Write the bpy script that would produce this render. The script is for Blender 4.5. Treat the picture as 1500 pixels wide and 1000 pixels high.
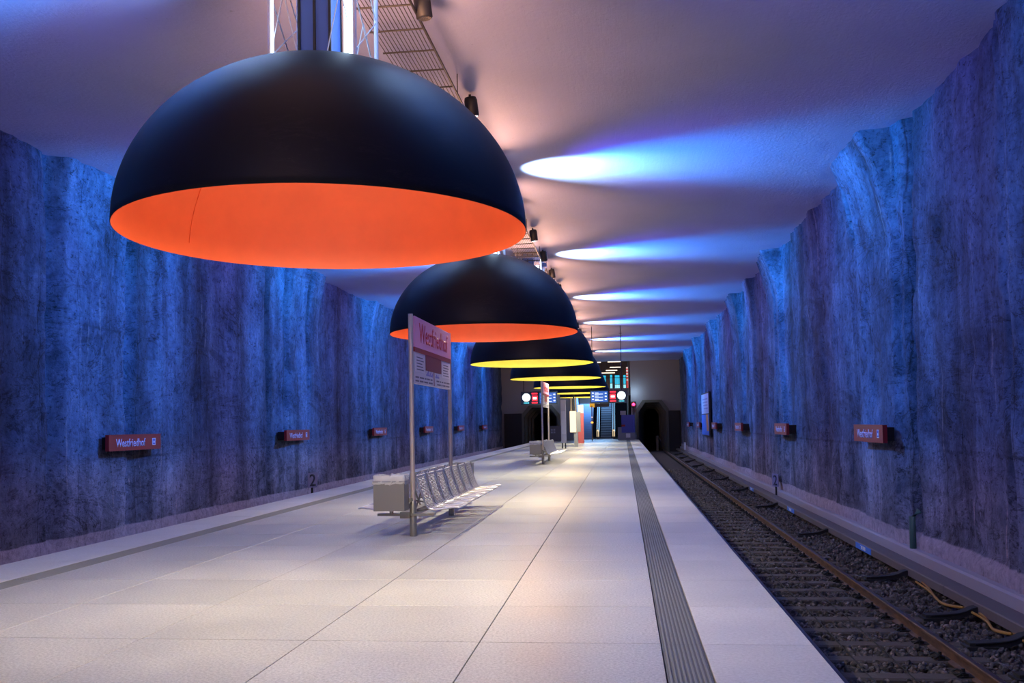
import bpy, bmesh, math, random
from mathutils import Vector, Matrix, noise
random.seed(7)
PI = math.pi
S = bpy.context.scene
for o in list(bpy.data.objects): bpy.data.objects.remove(o)
COL = S.collection

# ------------------------------------------------------------------ camera
def make_camera():
    F, px, py, yaw, pitch, roll = 1335.7, 752.7, 562.0, .1184, .0431, -.0188
    f = Vector((-math.sin(yaw)*math.cos(pitch), math.cos(yaw)*math.cos(pitch), math.sin(pitch)))
    r0 = Vector((math.cos(yaw), math.sin(yaw), 0)); u0 = r0.cross(f)
    r = math.cos(roll)*r0 + math.sin(roll)*u0; u = -math.sin(roll)*r0 + math.cos(roll)*u0
    cd = bpy.data.cameras.new('camera'); co = bpy.data.objects.new('camera', cd); COL.objects.link(co)
    cd.sensor_width = 36; cd.lens = F/1500*36
    cd.shift_x = (750-px)/1500; cd.shift_y = (py-500)/1500
    cd.clip_start = .05; cd.clip_end = 300
    m = Matrix((r, u, -f)).transposed().to_4x4(); m.translation = Vector((0, 0, 1.62))
    co.matrix_world = m
    S.camera = co
make_camera()

# ------------------------------------------------------------------ world, exposure
w = bpy.data.worlds.new('world'); S.world = w; w.use_nodes = True
w.node_tree.nodes['Background'].inputs[0].default_value = (.10, .14, .30, 1)
w.node_tree.nodes['Background'].inputs[1].default_value = .02
vs = S.view_settings
vs.view_transform = 'Standard'; vs.look = 'None'; vs.gamma = 1; vs.use_curve_mapping = False
vs.exposure = 0.0

# light strengths (the lamps' builders use them)
P_DOWN, P_BOWL = 960, 46
P_WHITE, P_BLUE, P_WALL, P_VIOLET, P_PINK = 1900, 3000, 2300, 1150, 740
C_DOWN, C_WHITE, C_BLUE, C_VIOLET, C_PINK = (1, .94, .70), (.55, .80, 1), (.0, .37, 1.0), (.09, .05, 1), (1, .48, .27)
LAMP_X = -2.76
LAMP_Y = [8.36, 18.25, 28.0, 38.0, 48.0, 58.0, 68.0]
CEIL = 6.86

# ------------------------------------------------------------------ materials
MATS = {}
def mat(name, col, rough=.5, metal=0, coat=0, emit=None, es=1, spec=.5, alpha=1, trans=0, bump=0, bscale=40):
    if name in MATS: return MATS[name]
    m = bpy.data.materials.new(name); m.use_nodes = True; nt = m.node_tree
    b = nt.nodes['Principled BSDF']
    b.inputs['Base Color'].default_value = (*col, 1); b.inputs['Roughness'].default_value = rough
    b.inputs['Metallic'].default_value = metal; b.inputs['Coat Weight'].default_value = coat
    b.inputs['Specular IOR Level'].default_value = spec
    b.inputs['Alpha'].default_value = alpha; b.inputs['Transmission Weight'].default_value = trans
    if emit:
        b.inputs['Emission Color'].default_value = (*emit, 1); b.inputs['Emission Strength'].default_value = es
    if bump:
        n = nt.nodes.new('ShaderNodeTexNoise'); n.inputs['Scale'].default_value = bscale; n.inputs['Detail'].default_value = 5
        tc = nt.nodes.new('ShaderNodeTexCoord'); nt.links.new(tc.outputs['Object'], n.inputs['Vector'])
        bp = nt.nodes.new('ShaderNodeBump'); bp.inputs['Strength'].default_value = bump; bp.inputs['Distance'].default_value = .01
        nt.links.new(n.outputs['Fac'], bp.inputs['Height']); nt.links.new(bp.outputs[0], b.inputs['Normal'])
    MATS[name] = m
    return m

class NT:
    """small node helper"""
    def __init__(s, name):
        s.m = bpy.data.materials.new(name); s.m.use_nodes = True; s.t = s.m.node_tree
        s.b = s.t.nodes['Principled BSDF']; MATS[name] = s.m
        s.tc = s.t.nodes.new('ShaderNodeTexCoord').outputs['Object']
    def n(s, typ, **kw):
        x = s.t.nodes.new(typ)
        for k, v in kw.items(): setattr(x, k, v)
        return x
    def l(s, a, b): s.t.links.new(a, b)
    def mapping(s, scale, loc=(0, 0, 0)):
        x = s.n('ShaderNodeMapping'); x.inputs['Scale'].default_value = scale; x.inputs['Location'].default_value = loc
        s.l(s.tc, x.inputs['Vector']); return x.outputs[0]
    def noise(s, scale=(1, 1, 1), sc=1, detail=6, rough=.6, loc=(0, 0, 0), dist=0):
        x = s.n('ShaderNodeTexNoise'); x.inputs['Scale'].default_value = sc; x.inputs['Detail'].default_value = detail
        x.inputs['Roughness'].default_value = rough; x.inputs['Distortion'].default_value = dist
        s.l(s.mapping(scale, loc), x.inputs['Vector']); return x.outputs['Fac']
    def ramp(s, fac, stops):
        x = s.n('ShaderNodeValToRGB'); cr = x.color_ramp
        while len(cr.elements) < len(stops): cr.elements.new(.5)
        for e, (p, c) in zip(cr.elements, stops):
            e.position = p; e.color = (*c, 1) if isinstance(c, tuple) else (c, c, c, 1)
        s.l(fac, x.inputs[0]); return x.outputs[0]
    def mix(s, a, b, fac, mode='MIX'):
        x = s.n('ShaderNodeMix', data_type='RGBA', blend_type=mode)
        for v, i in ((fac, 0), (a, 6), (b, 7)):
            if isinstance(v, (int, float)): x.inputs[i].default_value = v
            elif isinstance(v, tuple): x.inputs[i].default_value = (*v, 1)
            else: s.l(v, x.inputs[i])
        return x.outputs[2]
    def math(s, op, a, b=0, c=0):
        x = s.n('ShaderNodeMath', operation=op)
        for i, v in enumerate((a, b, c)):
            if isinstance(v, (int, float)): x.inputs[i].default_value = v
            else: s.l(v, x.inputs[i])
        return x.outputs[0]
    def bump(s, h, strength, dist, prev=None):
        x = s.n('ShaderNodeBump'); x.inputs['Strength'].default_value = strength; x.inputs['Distance'].default_value = dist
        s.l(h, x.inputs['Height'])
        if prev: s.l(prev, x.inputs['Normal'])
        return x.outputs[0]

def concrete_wall(name):
    k = NT(name)
    mott = k.noise(sc=.7, detail=12, rough=.72)
    fine = k.noise(scale=(1, 1, .8), sc=8, detail=9, rough=.75, loc=(3, 1, 5))
    pits = k.noise(scale=(1, 1, 1.5), sc=11, detail=7, rough=.7, loc=(13, 11, 5))
    band = k.noise(scale=(1, .75, .03), sc=1.0, detail=2, rough=.5, loc=(7, 5, 1))
    streak = k.noise(scale=(1, 1.6, .12), sc=1.1, detail=7, rough=.62, loc=(9, 2, 1), dist=.2)
    streak2 = k.noise(scale=(1, 4, .10), sc=1.2, detail=4, rough=.6, loc=(1, 7, 3), dist=.2)
    hori = k.noise(scale=(1, .5, 1.1), sc=.8, detail=9, rough=.66, loc=(4, 4, 9), dist=1.2)
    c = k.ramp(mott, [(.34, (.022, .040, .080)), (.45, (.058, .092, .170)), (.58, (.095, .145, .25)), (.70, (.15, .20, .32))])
    c = k.mix(c, k.ramp(band, [(.36, .55), (.48, .95), (.62, 1.40)]), .9, 'MULTIPLY')
    c = k.mix(c, k.ramp(fine, [(.30, .25), (.45, .90), (.62, 1.40)]), .75, 'MULTIPLY')
    c = k.mix(c, k.ramp(pits, [(.37, .10), (.43, 1.)]), .75, 'MULTIPLY')
    c = k.mix(c, k.ramp(streak, [(.36, .25), (.46, .95), (.62, 1.15)]), .55, 'MULTIPLY')
    c = k.mix(c, k.ramp(streak2, [(.34, .45), (.44, 1.)]), .40, 'MULTIPLY')
    crk = k.math('ABSOLUTE', k.math('SUBTRACT', hori, .50))
    c = k.mix(c, k.ramp(crk, [(.000, .25), (.006, .45), (.016, 1.)]), k.ramp(mott, [(.40, 1.), (.60, .2)]), 'MULTIPLY')
    c = k.mix(c, k.ramp(hori, [(.36, .30), (.44, 1.)]), .55, 'MULTIPLY')
    # white lime runs
    run = k.math('MULTIPLY', k.ramp(k.noise(scale=(1, 5, .22), sc=1.5, detail=4, loc=(8, 8, 2), dist=.3), [(.655, 0.), (.68, 1.)]), k.ramp(fine, [(.4, 0.), (.55, 1.)]))
    c = k.mix(c, (.55, .56, .60), k.math('MULTIPLY', run, .25))
    # thin form joints: every 2.1 m along the wall (vertical), and one course line
    sx = k.n('ShaderNodeSeparateXYZ'); k.l(k.tc, sx.inputs[0]); Y, Z = sx.outputs[1], sx.outputs[2]
    wob = k.math('MULTIPLY_ADD', k.noise(sc=2.0, detail=4), .16, -.08)
    yy = k.math('ADD', Y, wob)
    fy = k.math('ABSOLUTE', k.math('SUBTRACT', k.math('FRACT', k.math('DIVIDE', yy, 1.07)), .5))
    seam = k.ramp(fy, [(.004, .30), (.016, 1.)])
    zz = k.math('ADD', Z, k.math('MULTIPLY', wob, .5))
    zl = k.math('ABSOLUTE', k.math('SUBTRACT', zz, 1.05)); seam2 = k.ramp(zl, [(.012, .42), (.04, 1.)])
    zl3 = k.math('ABSOLUTE', k.math('SUBTRACT', zz, 3.7)); seam3 = k.ramp(zl3, [(.012, .6), (.04, 1.)])
    brk_ = k.ramp(mott, [(.42, 1.), (.56, .15)])
    c = k.mix(c, seam, k.math('MULTIPLY', brk_, .75), 'MULTIPLY'); c = k.mix(c, seam2, k.math('MULTIPLY', brk_, .8), 'MULTIPLY'); c = k.mix(c, seam3, k.math('MULTIPLY', brk_, .6), 'MULTIPLY')
    low_glow = k.ramp(k.math('MULTIPLY_ADD', k.math('ADD', Z, k.math('MULTIPLY', k.math('SUBTRACT', mott, .5), 1.6)), .25, .25), [(.36, 1.), (.62, 0.)])
    c = k.mix(c, k.mix(c, (2.9, 1.75, 1.3), 1., 'MULTIPLY'), low_glow)   # warm light on the lower courses, put into the colour
    # paler, scuffed base course and a tone over it that darkens downwards
    base = k.math('ADD', Z, k.math('MULTIPLY', wob, .35))
    low = k.ramp(k.math('MULTIPLY_ADD', base, .5, .5), [(.300, 1.), (.312, 0.)])   # below z = -0.39
    pale = k.mix((.52, .42, .48), k.ramp(fine, [(.3, .35), (.5, .95), (.7, 1.3)]), .8, 'MULTIPLY')
    c = k.mix(c, pale, k.math('MULTIPLY', low, .85))
    low_tone = k.ramp(k.math('MULTIPLY_ADD', base, .5, .5), [(.30, .80), (.42, .90), (.75, 1.), (1., 1.0)])
    c = k.mix(c, low_tone, k.math('SUBTRACT', 1, low), 'MULTIPLY')
    k.l(c, k.b.inputs['Base Color']); k.b.inputs['Roughness'].default_value = .78; k.b.inputs['Specular IOR Level'].default_value = .3
    n1 = k.bump(fine, .8, .045); n2 = k.bump(mott, .8, .10, n1); n3 = k.bump(pits, .6, .04, n2); n4 = k.bump(seam, .6, .03, n3)
    n5 = k.bump(hori, .6, .08, n4)
    k.l(n5, k.b.inputs['Normal'])
    return k.m

def ceiling_mat():
    k = NT('painted_ceiling')
    big = k.noise(sc=.35, detail=4); f = k.noise(sc=14, detail=6, rough=.7); scr = k.noise(scale=(6, .35, 1), sc=2.2, detail=7, rough=.7, dist=.4)
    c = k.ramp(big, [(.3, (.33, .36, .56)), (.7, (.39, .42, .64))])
    spots = k.ramp(k.noise(sc=7, detail=3, loc=(2, 2, 2)), [(.70, 1.), (.76, .55)])
    c = k.mix(c, spots, .6, 'MULTIPLY')
    k.l(c, k.b.inputs['Base Color']); k.b.inputs['Roughness'].default_value = .7
    # rougher plaster towards the walls
    sx = k.n('ShaderNodeSeparateXYZ'); k.l(k.tc, sx.inputs[0])
    edge = k.ramp(k.math('DIVIDE', k.math('ABSOLUTE', k.math('ADD', sx.outputs[0], 2.8)), 8.0), [(.55, .25), (.95, 1.)])
    h = k.math('MULTIPLY', f, edge)
    n1 = k.bump(h, .6, .04); n2 = k.bump(scr, .13, .03, n1)
    k.l(n2, k.b.inputs['Normal'])
    return k.m

def terrazzo(name, a, b, sc=48, rough=.36):
    k = NT(name)
    oi = k.n('ShaderNodeObjectInfo'); k.tc = k.n('ShaderNodeNewGeometry').outputs['Position']
    f = k.noise(sc=sc, detail=3, rough=.8); g = k.noise(sc=1.2, detail=4, loc=(5, 5, 5))
    c = k.ramp(f, [(.34, a), (.60, b)])
    c = k.mix(c, k.ramp(g, [(.35, .90), (.65, 1.06)]), .7, 'MULTIPLY')
    rv = k.ramp(oi.outputs['Random'], [(0., (.90, .90, .90)), (.5, (.97, .96, .95)), (1., (1.04, 1.03, 1.02))])
    c = k.mix(c, rv, 1., 'MULTIPLY')
    k.l(c, k.b.inputs['Base Color'])
    k.l(k.ramp(g, [(.3, rough-.04), (.7, rough+.06)]), k.b.inputs['Roughness'])
    k.l(k.bump(f, .08, .002), k.b.inputs['Normal'])
    return k.m

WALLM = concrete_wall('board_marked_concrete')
CEILM = ceiling_mat()
TILEM = terrazzo('grey_terrazzo', (.37, .35, .32), (.64, .615, .57))
EDGEM = terrazzo('pale_granite', (.56, .54, .53), (.70, .68, .67), sc=38, rough=.48)

def rust_mat():
    k = NT('rail_steel')
    f = k.noise(scale=(1, .3, 1), sc=14, detail=6); sx = k.n('ShaderNodeSeparateXYZ'); k.l(k.tc, sx.inputs[0])
    rust = k.ramp(f, [(.3, (.05, .03, .028)), (.55, (.14, .075, .05)), (.75, (.24, .13, .08))])
    k.l(rust, k.b.inputs['Base Color']); k.b.inputs['Roughness'].default_value = .65; k.b.inputs['Metallic'].default_value = .2
    k.l(k.bump(f, .3, .004), k.b.inputs['Normal'])
    return k.m
RUST = rust_mat()
def stone_mat():
    k = NT('ballast_stone')
    oi = k.noise(sc=16, detail=1, rough=.5)
    k.l(k.ramp(oi, [(.30, (.03, .027, .027)), (.5, (.085, .072, .075)), (.62, (.14, .115, .115)), (.72, (.26, .20, .19))]), k.b.inputs['Base Color'])
    k.b.inputs['Roughness'].default_value = .9
    k.l(k.bump(k.noise(sc=45, detail=4), .5, .01), k.b.inputs['Normal'])
    return k.m
STONE = stone_mat()
SLEEPER = mat('weathered_sleeper', (.085, .068, .062), .85, bump=.6, bscale=30)
DARKIRON = mat('dark_iron', (.02, .02, .022), .6, .3)
RUBBER = mat('black_rubber', (.015, .015, .017), .7)
COVERM = mat('grey_brown_cover', (.13, .105, .105), .7, bump=.4, bscale=20)
YELLOWC = mat('yellow_insulator', (.34, .17, .02), .6)
BLUEST = mat('blue_sticker', (.06, .22, .75), .5)
WHITEP = mat('white_print', (.85, .87, .92), .5)
STEEL = mat('brushed_steel', (.62, .60, .58), .28, 1.0, bump=.05, bscale=200)
SATIN = mat('satin_steel', (.33, .31, .27), .42, .7, bump=.08, bscale=90)
CHAIRM = mat('steel_wire', (.66, .66, .68), .33, .9)
def dome_mat():
    k = NT('dome_lacquer')
    scr = k.noise(scale=(1, 1, 5), sc=1.6, detail=10, rough=.8, dist=1.6)
    msk = k.ramp(k.noise(sc=.9, detail=2, loc=(4.4, 1.1, 6.2)), [(.55, 0.), (.68, 1.)])
    lines = k.ramp(scr, [(.545, 0.), (.555, 1.), (.565, 0.)])
    m_ = k.math('MULTIPLY', msk, lines)
    k.l(k.mix((.0055, .0055, .0095), (.045, .04, .04), m_), k.b.inputs['Base Color'])
    k.b.inputs['Roughness'].default_value = .5; k.b.inputs['Specular IOR Level'].default_value = .22
    return k.m
DOME = dome_mat()
def bowl_mat(name, c0):
    k = NT(name)
    k.l(k.mix(c0, k.ramp(k.noise(sc=2.2, detail=5), [(.3, .93), (.7, 1.05)]), 1., 'MULTIPLY'), k.b.inputs['Base Color'])
    k.b.inputs['Roughness'].default_value = .55
    return k.m
ORANGE = bowl_mat('orange_red_lacquer', (.86, .135, .032))
YELLOW = bowl_mat('yellow_lacquer', (.97, .86, .13))
NAVY = mat('navy_paint', (.06, .13, .40), .5)
BLUEW = mat('mast_tube_glow', (1, 1, 1), .4, emit=(.50, .74, 1.0), es=7)
BLUEG = mat('mast_pole_white', (.85, .9, .95), .35)
BLACK = mat('matt_black', (.012, .012, .014), .6)
LENS = mat('lens_glass', (.05, .05, .06), .1)
RED = mat('sign_red', (.30, .016, .022), .42)
MAROON = mat('maroon_panel', (.22, .03, .045), .5)
SIGNW = mat('sign_white', (.80, .74, .80), .5)
SIGNT = mat('sign_letter_red', (.62, .015, .04), .5)
PAPER = mat('notice_paper', (.66, .62, .68), .6)
INK = mat('print_ink', (.16, .14, .20), .6)
INKB = mat('print_blue', (.16, .15, .55), .6)
LILAC = mat('sign_lettering_pale', (.62, .58, .80), .5)
PLASTIC = mat('bin_liner_plastic', (.82, .80, .76), .25, alpha=.72)
GREYM = mat('grey_paint', (.30, .30, .31), .5)
def em(name, c, s): return mat(name, (.02, .02, .02), .4, emit=c, es=s)

# ------------------------------------------------------------------ geometry helpers
class MB:
    def __init__(s): s.v, s.f, s.sm, s.mi, s.cur = [], [], [], [], 0
    def add(s, vs, fs, smooth=False):
        o = len(s.v); s.v += [tuple(p) for p in vs]
        for f in fs: s.f.append([i+o for i in f]); s.sm.append(smooth); s.mi.append(s.cur)
        return s
    def box(s, x0, x1, y0, y1, z0, z1):
        if x0 > x1: x0, x1 = x1, x0
        if y0 > y1: y0, y1 = y1, y0
        if z0 > z1: z0, z1 = z1, z0
        v = [(x0,y0,z0),(x1,y0,z0),(x1,y1,z0),(x0,y1,z0),(x0,y0,z1),(x1,y0,z1),(x1,y1,z1),(x0,y1,z1)]
        return s.add(v, [(0,3,2,1),(4,5,6,7),(0,1,5,4),(1,2,6,5),(2,3,7,6),(3,0,4,7)])
    def cbox(s, x0, x1, y0, y1, z0, z1, c=.01):
        """box with chamfered vertical-facing top edges"""
        v = [(x0,y0,z0),(x1,y0,z0),(x1,y1,z0),(x0,y1,z0),(x0,y0,z1-c),(x1,y0,z1-c),(x1,y1,z1-c),(x0,y1,z1-c),
             (x0+c,y0+c,z1),(x1-c,y0+c,z1),(x1-c,y1-c,z1),(x0+c,y1-c,z1)]
        return s.add(v, [(0,3,2,1),(0,1,5,4),(1,2,6,5),(2,3,7,6),(3,0,4,7),(4,5,9,8),(5,6,10,9),(6,7,11,10),(7,4,8,11),(8,9,10,11)])
    def tube(s, pts, r, n=8, caps=True, smooth=True):
        pts = [Vector(p) for p in pts]; rings = []
        rr = r if isinstance(r, (list, tuple)) else [r]*len(pts)
        for i, p in enumerate(pts):
            if i == 0: t = pts[1]-p
            elif i == len(pts)-1: t = p-pts[i-1]
            else: t = (pts[i+1]-p).normalized()+(p-pts[i-1]).normalized()
            t.normalize(); a = Vector((0,0,1)) if abs(t.z) < .9 else Vector((1,0,0))
            u = t.cross(a).normalized(); w_ = t.cross(u)
            rings.append([p+rr[i]*(math.cos(2*PI*k/n)*u+math.sin(2*PI*k/n)*w_) for k in range(n)])
        o = []; fs = []
        for q in rings: o += q
        for i in range(len(pts)-1):
            for k in range(n):
                a, b = i*n+k, i*n+(k+1) % n; fs.append((a, b, b+n, a+n))
        s.add(o, fs, smooth)
        if caps: s.add(rings[0], [tuple(range(n))]); s.add(rings[-1], [tuple(range(n-1, -1, -1))])
        return s
    def lathe(s, prof, n=48, c=(0,0,0), flip=False, smooth=True):
        vs = []; fs = []
        for (r, z) in prof:
            for k in range(n): a = 2*PI*k/n; vs.append((c[0]+r*math.cos(a), c[1]+r*math.sin(a), c[2]+z))
        for i in range(len(prof)-1):
            for k in range(n):
                a, b = i*n+k, i*n+(k+1) % n
                fs.append((a, b, b+n, a+n) if not flip else (a, a+n, b+n, b))
        return s.add(vs, fs, smooth)
    def prism(s, pts, axis, a0, a1):
        """extrude a 2-D polygon along axis ('x','y','z')"""
        def P(p, a): return {'x': (a, p[0], p[1]), 'y': (p[0], a, p[1]), 'z': (p[0], p[1], a)}[axis]
        n = len(pts); vs = [P(p, a0) for p in pts]+[P(p, a1) for p in pts]
        fs = [tuple(range(n-1, -1, -1)), tuple(range(n, 2*n))]+[(i, (i+1) % n, (i+1) % n+n, i+n) for i in range(n)]
        return s.add(vs, fs)
    def sweep(s, prof, pts, smooth=False):
        """profile (x,z) swept along y through pts (dx,y,dz)"""
        n = len(prof); vs = []; fs = []
        for (dx, y, dz) in pts:
            for (x, z) in prof: vs.append((x+dx, y, z+dz))
        for i in range(len(pts)-1):
            for k in range(n):
                a, b = i*n+k, i*n+(k+1) % n; fs.append((a, b, b+n, a+n))
        fs.append(tuple(range(n))); m = (len(pts)-1)*n; fs.append(tuple(range(m+n-1, m-1, -1)))
        return s.add(vs, fs, smooth)
    def mesh(s, name, mats):
        me = bpy.data.meshes.new(name); me.from_pydata(s.v, [], s.f)
        if not isinstance(mats, (list, tuple)): mats = [mats]
        for m_ in mats: me.materials.append(m_)
        me.polygons.foreach_set('use_smooth', s.sm); me.polygons.foreach_set('material_index', s.mi)
        me.update()
        bm = bmesh.new(); bm.from_mesh(me); bmesh.ops.recalc_face_normals(bm, faces=bm.faces); bm.to_mesh(me); bm.free()
        return me
    def build(s, name, mats, parent=None, loc=(0,0,0)):
        return link(name, s.mesh(name, mats), parent, loc)

def link(name, me, parent=None, loc=(0,0,0), rot=None):
    o = bpy.data.objects.new(name, me); COL.objects.link(o); o.location = loc
    if rot: o.rotation_euler = rot
    if parent: o.parent = parent
    return o
def tag(o, label, cat, group=None, kind=None):
    o['label'] = label; o['category'] = cat
    if group: o['group'] = group
    if kind: o['kind'] = kind
    return o
def thing(name, label, cat, loc=(0,0,0), rz=0, group=None):
    o = bpy.data.objects.new(name, None); COL.objects.link(o); o.location = loc; o.rotation_euler = (0,0,rz); o.empty_display_size = .2
    return tag(o, label, cat, group)
def struct(o): o['kind'] = 'structure'; return o
KIDS = {}
def copy_tree(o, loc=None, parent=None, label=None, kids=None):
    if kids is None:
        kids = {}
        for q in bpy.data.objects:
            if q.parent: kids.setdefault(q.parent.name, []).append(q)
    c = o.copy(); COL.objects.link(c)
    if parent: c.parent = parent
    if loc is not None: c.location = loc
    if label: c['label'] = label
    for ch in kids.get(o.name, []): copy_tree(ch, None, c, None, kids)
    return c
def text_mesh(name, body, w_, h_, mt, parent, loc, rot, depth=.002, bold=.012):
    """lettering fitted into a box of width w_ and height h_, centred at loc"""
    cu = bpy.data.curves.new('t', 'FONT'); cu.body = body; cu.size = 1; cu.extrude = 0; cu.offset = bold
    to = bpy.data.objects.new('t', cu); COL.objects.link(to)
    bpy.context.view_layer.update()
    me = bpy.data.meshes.new_from_object(to); bpy.data.objects.remove(to); bpy.data.curves.remove(cu)
    xs = [v.co.x for v in me.vertices]; ys = [v.co.y for v in me.vertices]
    sx = w_/(max(xs)-min(xs)); sy = h_/(max(ys)-min(ys)); cx = (max(xs)+min(xs))/2; cy = (max(ys)+min(ys))/2
    for v in me.vertices: v.co = Vector(((v.co.x-cx)*sx, (v.co.y-cy)*sy, v.co.z))
    me.materials.clear(); me.materials.append(mt)
    bm = bmesh.new(); bm.from_mesh(me)
    r_ = bmesh.ops.extrude_face_region(bm, geom=bm.faces[:])
    for e in r_['geom']:
        if isinstance(e, bmesh.types.BMVert): e.co.z += depth
    bmesh.ops.recalc_face_normals(bm, faces=bm.faces)
    bm.to_mesh(me); bm.free(); me.name = name
    return link(name, me, parent, loc, rot)
def light(kind, loc, energy, col, parent=None, direction=None, size=60, blend=.5, radius=.1, shape=None):
    ld = bpy.data.lights.new('light', kind); ld.energy = energy; ld.color = col
    if kind == 'SPOT': ld.spot_size = math.radians(size); ld.spot_blend = blend
    if kind in ('SPOT', 'POINT'): ld.shadow_soft_size = radius
    if kind == 'AREA': ld.shape = 'RECTANGLE'; ld.size, ld.size_y = shape
    o = bpy.data.objects.new('light', ld); COL.objects.link(o); o.location = loc
    if direction: o.rotation_euler = Vector(direction).to_track_quat('-Z', 'Y').to_euler()
    if parent: o.parent = parent
    return o

# ------------------------------------------------------------------ walls
def wall(name, side, x0, y0, y1, z0, z1, features, seed):
    """rough shotcreted wall: vertical pilasters, bulges, ragged top. side=+1: room lies at smaller x"""
    ny = int((y1-y0)/.11); nz = int((z1-z0)/.15); vs = []; fs = []
    for i in range(ny+1):
        y = y0+(y1-y0)*i/ny
        for j in range(nz+1):
            z = z0+(z1-z0)*j/nz
            d = .10*noise.noise(Vector((seed, y*.33, z*.12)))+.06*noise.noise(Vector((seed+5, y*1.1, z*.35)))
            d += .03*noise.noise(Vector((seed+9, y*3.1, z*2.6)))
            top = max(0, (z-4.9)/1.9)
            for (a, b, amp, ampt) in features:      # protruding vertical ribs; ampt: extra thickness at the ceiling
                yy = y+.10*noise.noise(Vector((a, z*.8, 3.3)))
                k = max(0, min(1, (yy-a)/.16))*max(0, min(1, (b-yy)/.16)); k = k*k*(3-2*k)
                d += k*(amp+ampt*top*top)
            d += .12*top*top*noise.noise(Vector((seed+3, y*.55, 1)))+.07*top*noise.noise(Vector((seed+4, y*2.4, z*.6)))+.025*top*noise.noise(Vector((seed+6, y*6, z*2)))
            d += .05*abs(noise.noise(Vector((seed+8, y*.9, z*.7))))-.03*(noise.noise(Vector((seed+7, y*1.7, z*1.5))) > .33)
            if z < -.39: d = d*.35+.05
            vs.append((x0-side*d, y, z))
    for i in range(ny):
        for j in range(nz):
            a = i*(nz+1)+j; fs.append((a, a+1, a+nz+2, a+nz+1) if side < 0 else (a, a+nz+1, a+nz+2, a+1))
    # back and caps, so the wall has thickness
    m = MB(); m.add(vs, fs, True)
    m.box(x0+side*.25, x0+side*.6, y0, y1, z0, z1)
    o = len(vs)
    return struct(m.build(name, WALLM))
featR = [(12.35, 12.69, -.12, .0), (19.61, 19.95, -.12, .0), (29.20, 29.54, -.12, .0), (16.30, 16.62, -.20, -.1), (5.2, 9.5, .10, .1), (12.6, 16.6, -.06, -.10), (17.0, 20.0, .10, .42), (23.2, 26.0, .03, .05), (28.6, 31.4, .12, .34), (34.5, 36.0, .05, .22), (38.6, 41.5, .12, .30), (48.5, 51, .12, .25), (58.5, 61, .12, .25), (68, 70.5, .12, .2)]
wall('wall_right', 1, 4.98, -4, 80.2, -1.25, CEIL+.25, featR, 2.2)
featL = [(15.71, 16.05, -.16, .05), (18.31, 18.66, -.16, .05), (26.21, 26.55, -.16, .05), (29.36, 29.70, -.16, .05), (9.0, 13.9, .05, .10), (16.0, 21.4, .10, .16), (27.8, 31.0, .12, .22), (37.0, 40.5, .10, .25), (47, 50, .12, .25), (57, 60, .12, .25), (67, 69.5, .12, .2)]
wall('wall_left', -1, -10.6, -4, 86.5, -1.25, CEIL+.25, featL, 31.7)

def ceiling():
    vs = []; fs = []; nx, ny = 66, 336
    for i in range(nx+1):
        x = -11.2+17.0*i/nx
        for j in range(ny+1):
            y = -4+84.2*j/ny
            e = max(0, (abs(x+2.8)-5.6)/2.4)
            z = CEIL+.012*noise.noise(Vector((x*.5, y*.5, 0)))+e*.05*noise.noise(Vector((x*2.2, y*2.2, 4)))
            vs.append((x, y, z))
    for i in range(nx):
        for j in range(ny):
            a = i*(ny+1)+j; fs.append((a, a+1, a+ny+2, a+ny+1))
    m = MB(); m.add(vs, fs, True); m.box(-11.2, 5.8, -4, 80.2, CEIL+.1, CEIL+.4)
    return struct(m.build('ceiling', CEILM))
ceiling()
# wall behind the photographer (dim concrete)
struct(MB().box(-11.2, 5.8, -4.4, -4, -1.25, CEIL+.4).build('wall_front', WALLM))

# ------------------------------------------------------------------ platform (floor) with tiles, tactile strips and edge stones
XR, XL = 1.31, -7.62
YP0, T = 6.775-8*1.334, 1.334         # first joint behind the camera
YEND = 84.0
fl = MB(); fl.box(XL+.06, XR-.06, -4, YEND, -1.2, -.035)
FLOOR = struct(fl.build('floor', mat('slab_concrete', (.16, .15, .15), .85, bump=.4)))
GROUT = .0035
def slabs(cols, name, mt, y_from, count, rest_to, thick=.04):
    for (a, b) in cols:
        me = MB().cbox(a+GROUT, b-GROUT, GROUT, T-GROUT, -thick, 0, .003).mesh(name, mt)
        for k in range(count): link(name, me, FLOOR, (0, y_from+k*T, 0))
    m = MB(); y = y_from+count*T
    while y < rest_to-.3:
        for (a, b) in cols: m.cbox(a+GROUT, b-GROUT, y+GROUT, min(y+T, rest_to)-GROUT, -thick, 0, .003)
        y += T
    o = m.build(name, mt, FLOOR); o['kind'] = 'stuff'
xs = [.235-T*k for k in range(6)]; xs[5] = -6.44
slabs([(xs[i+1], xs[i]) for i in range(5)], 'floor_tile', TILEM, YP0, 34, YEND)
slabs([(.53, XR), (XL, -6.75)], 'edge_stone', EDGEM, YP0, 40, YEND-.2)
STRIPM = mat('tactile_strip_grey', (.115, .115, .12), .6, bump=.3, bscale=60)
RIBM = mat('tactile_rib_grey', (.23, .23, .23), .55)
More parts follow.
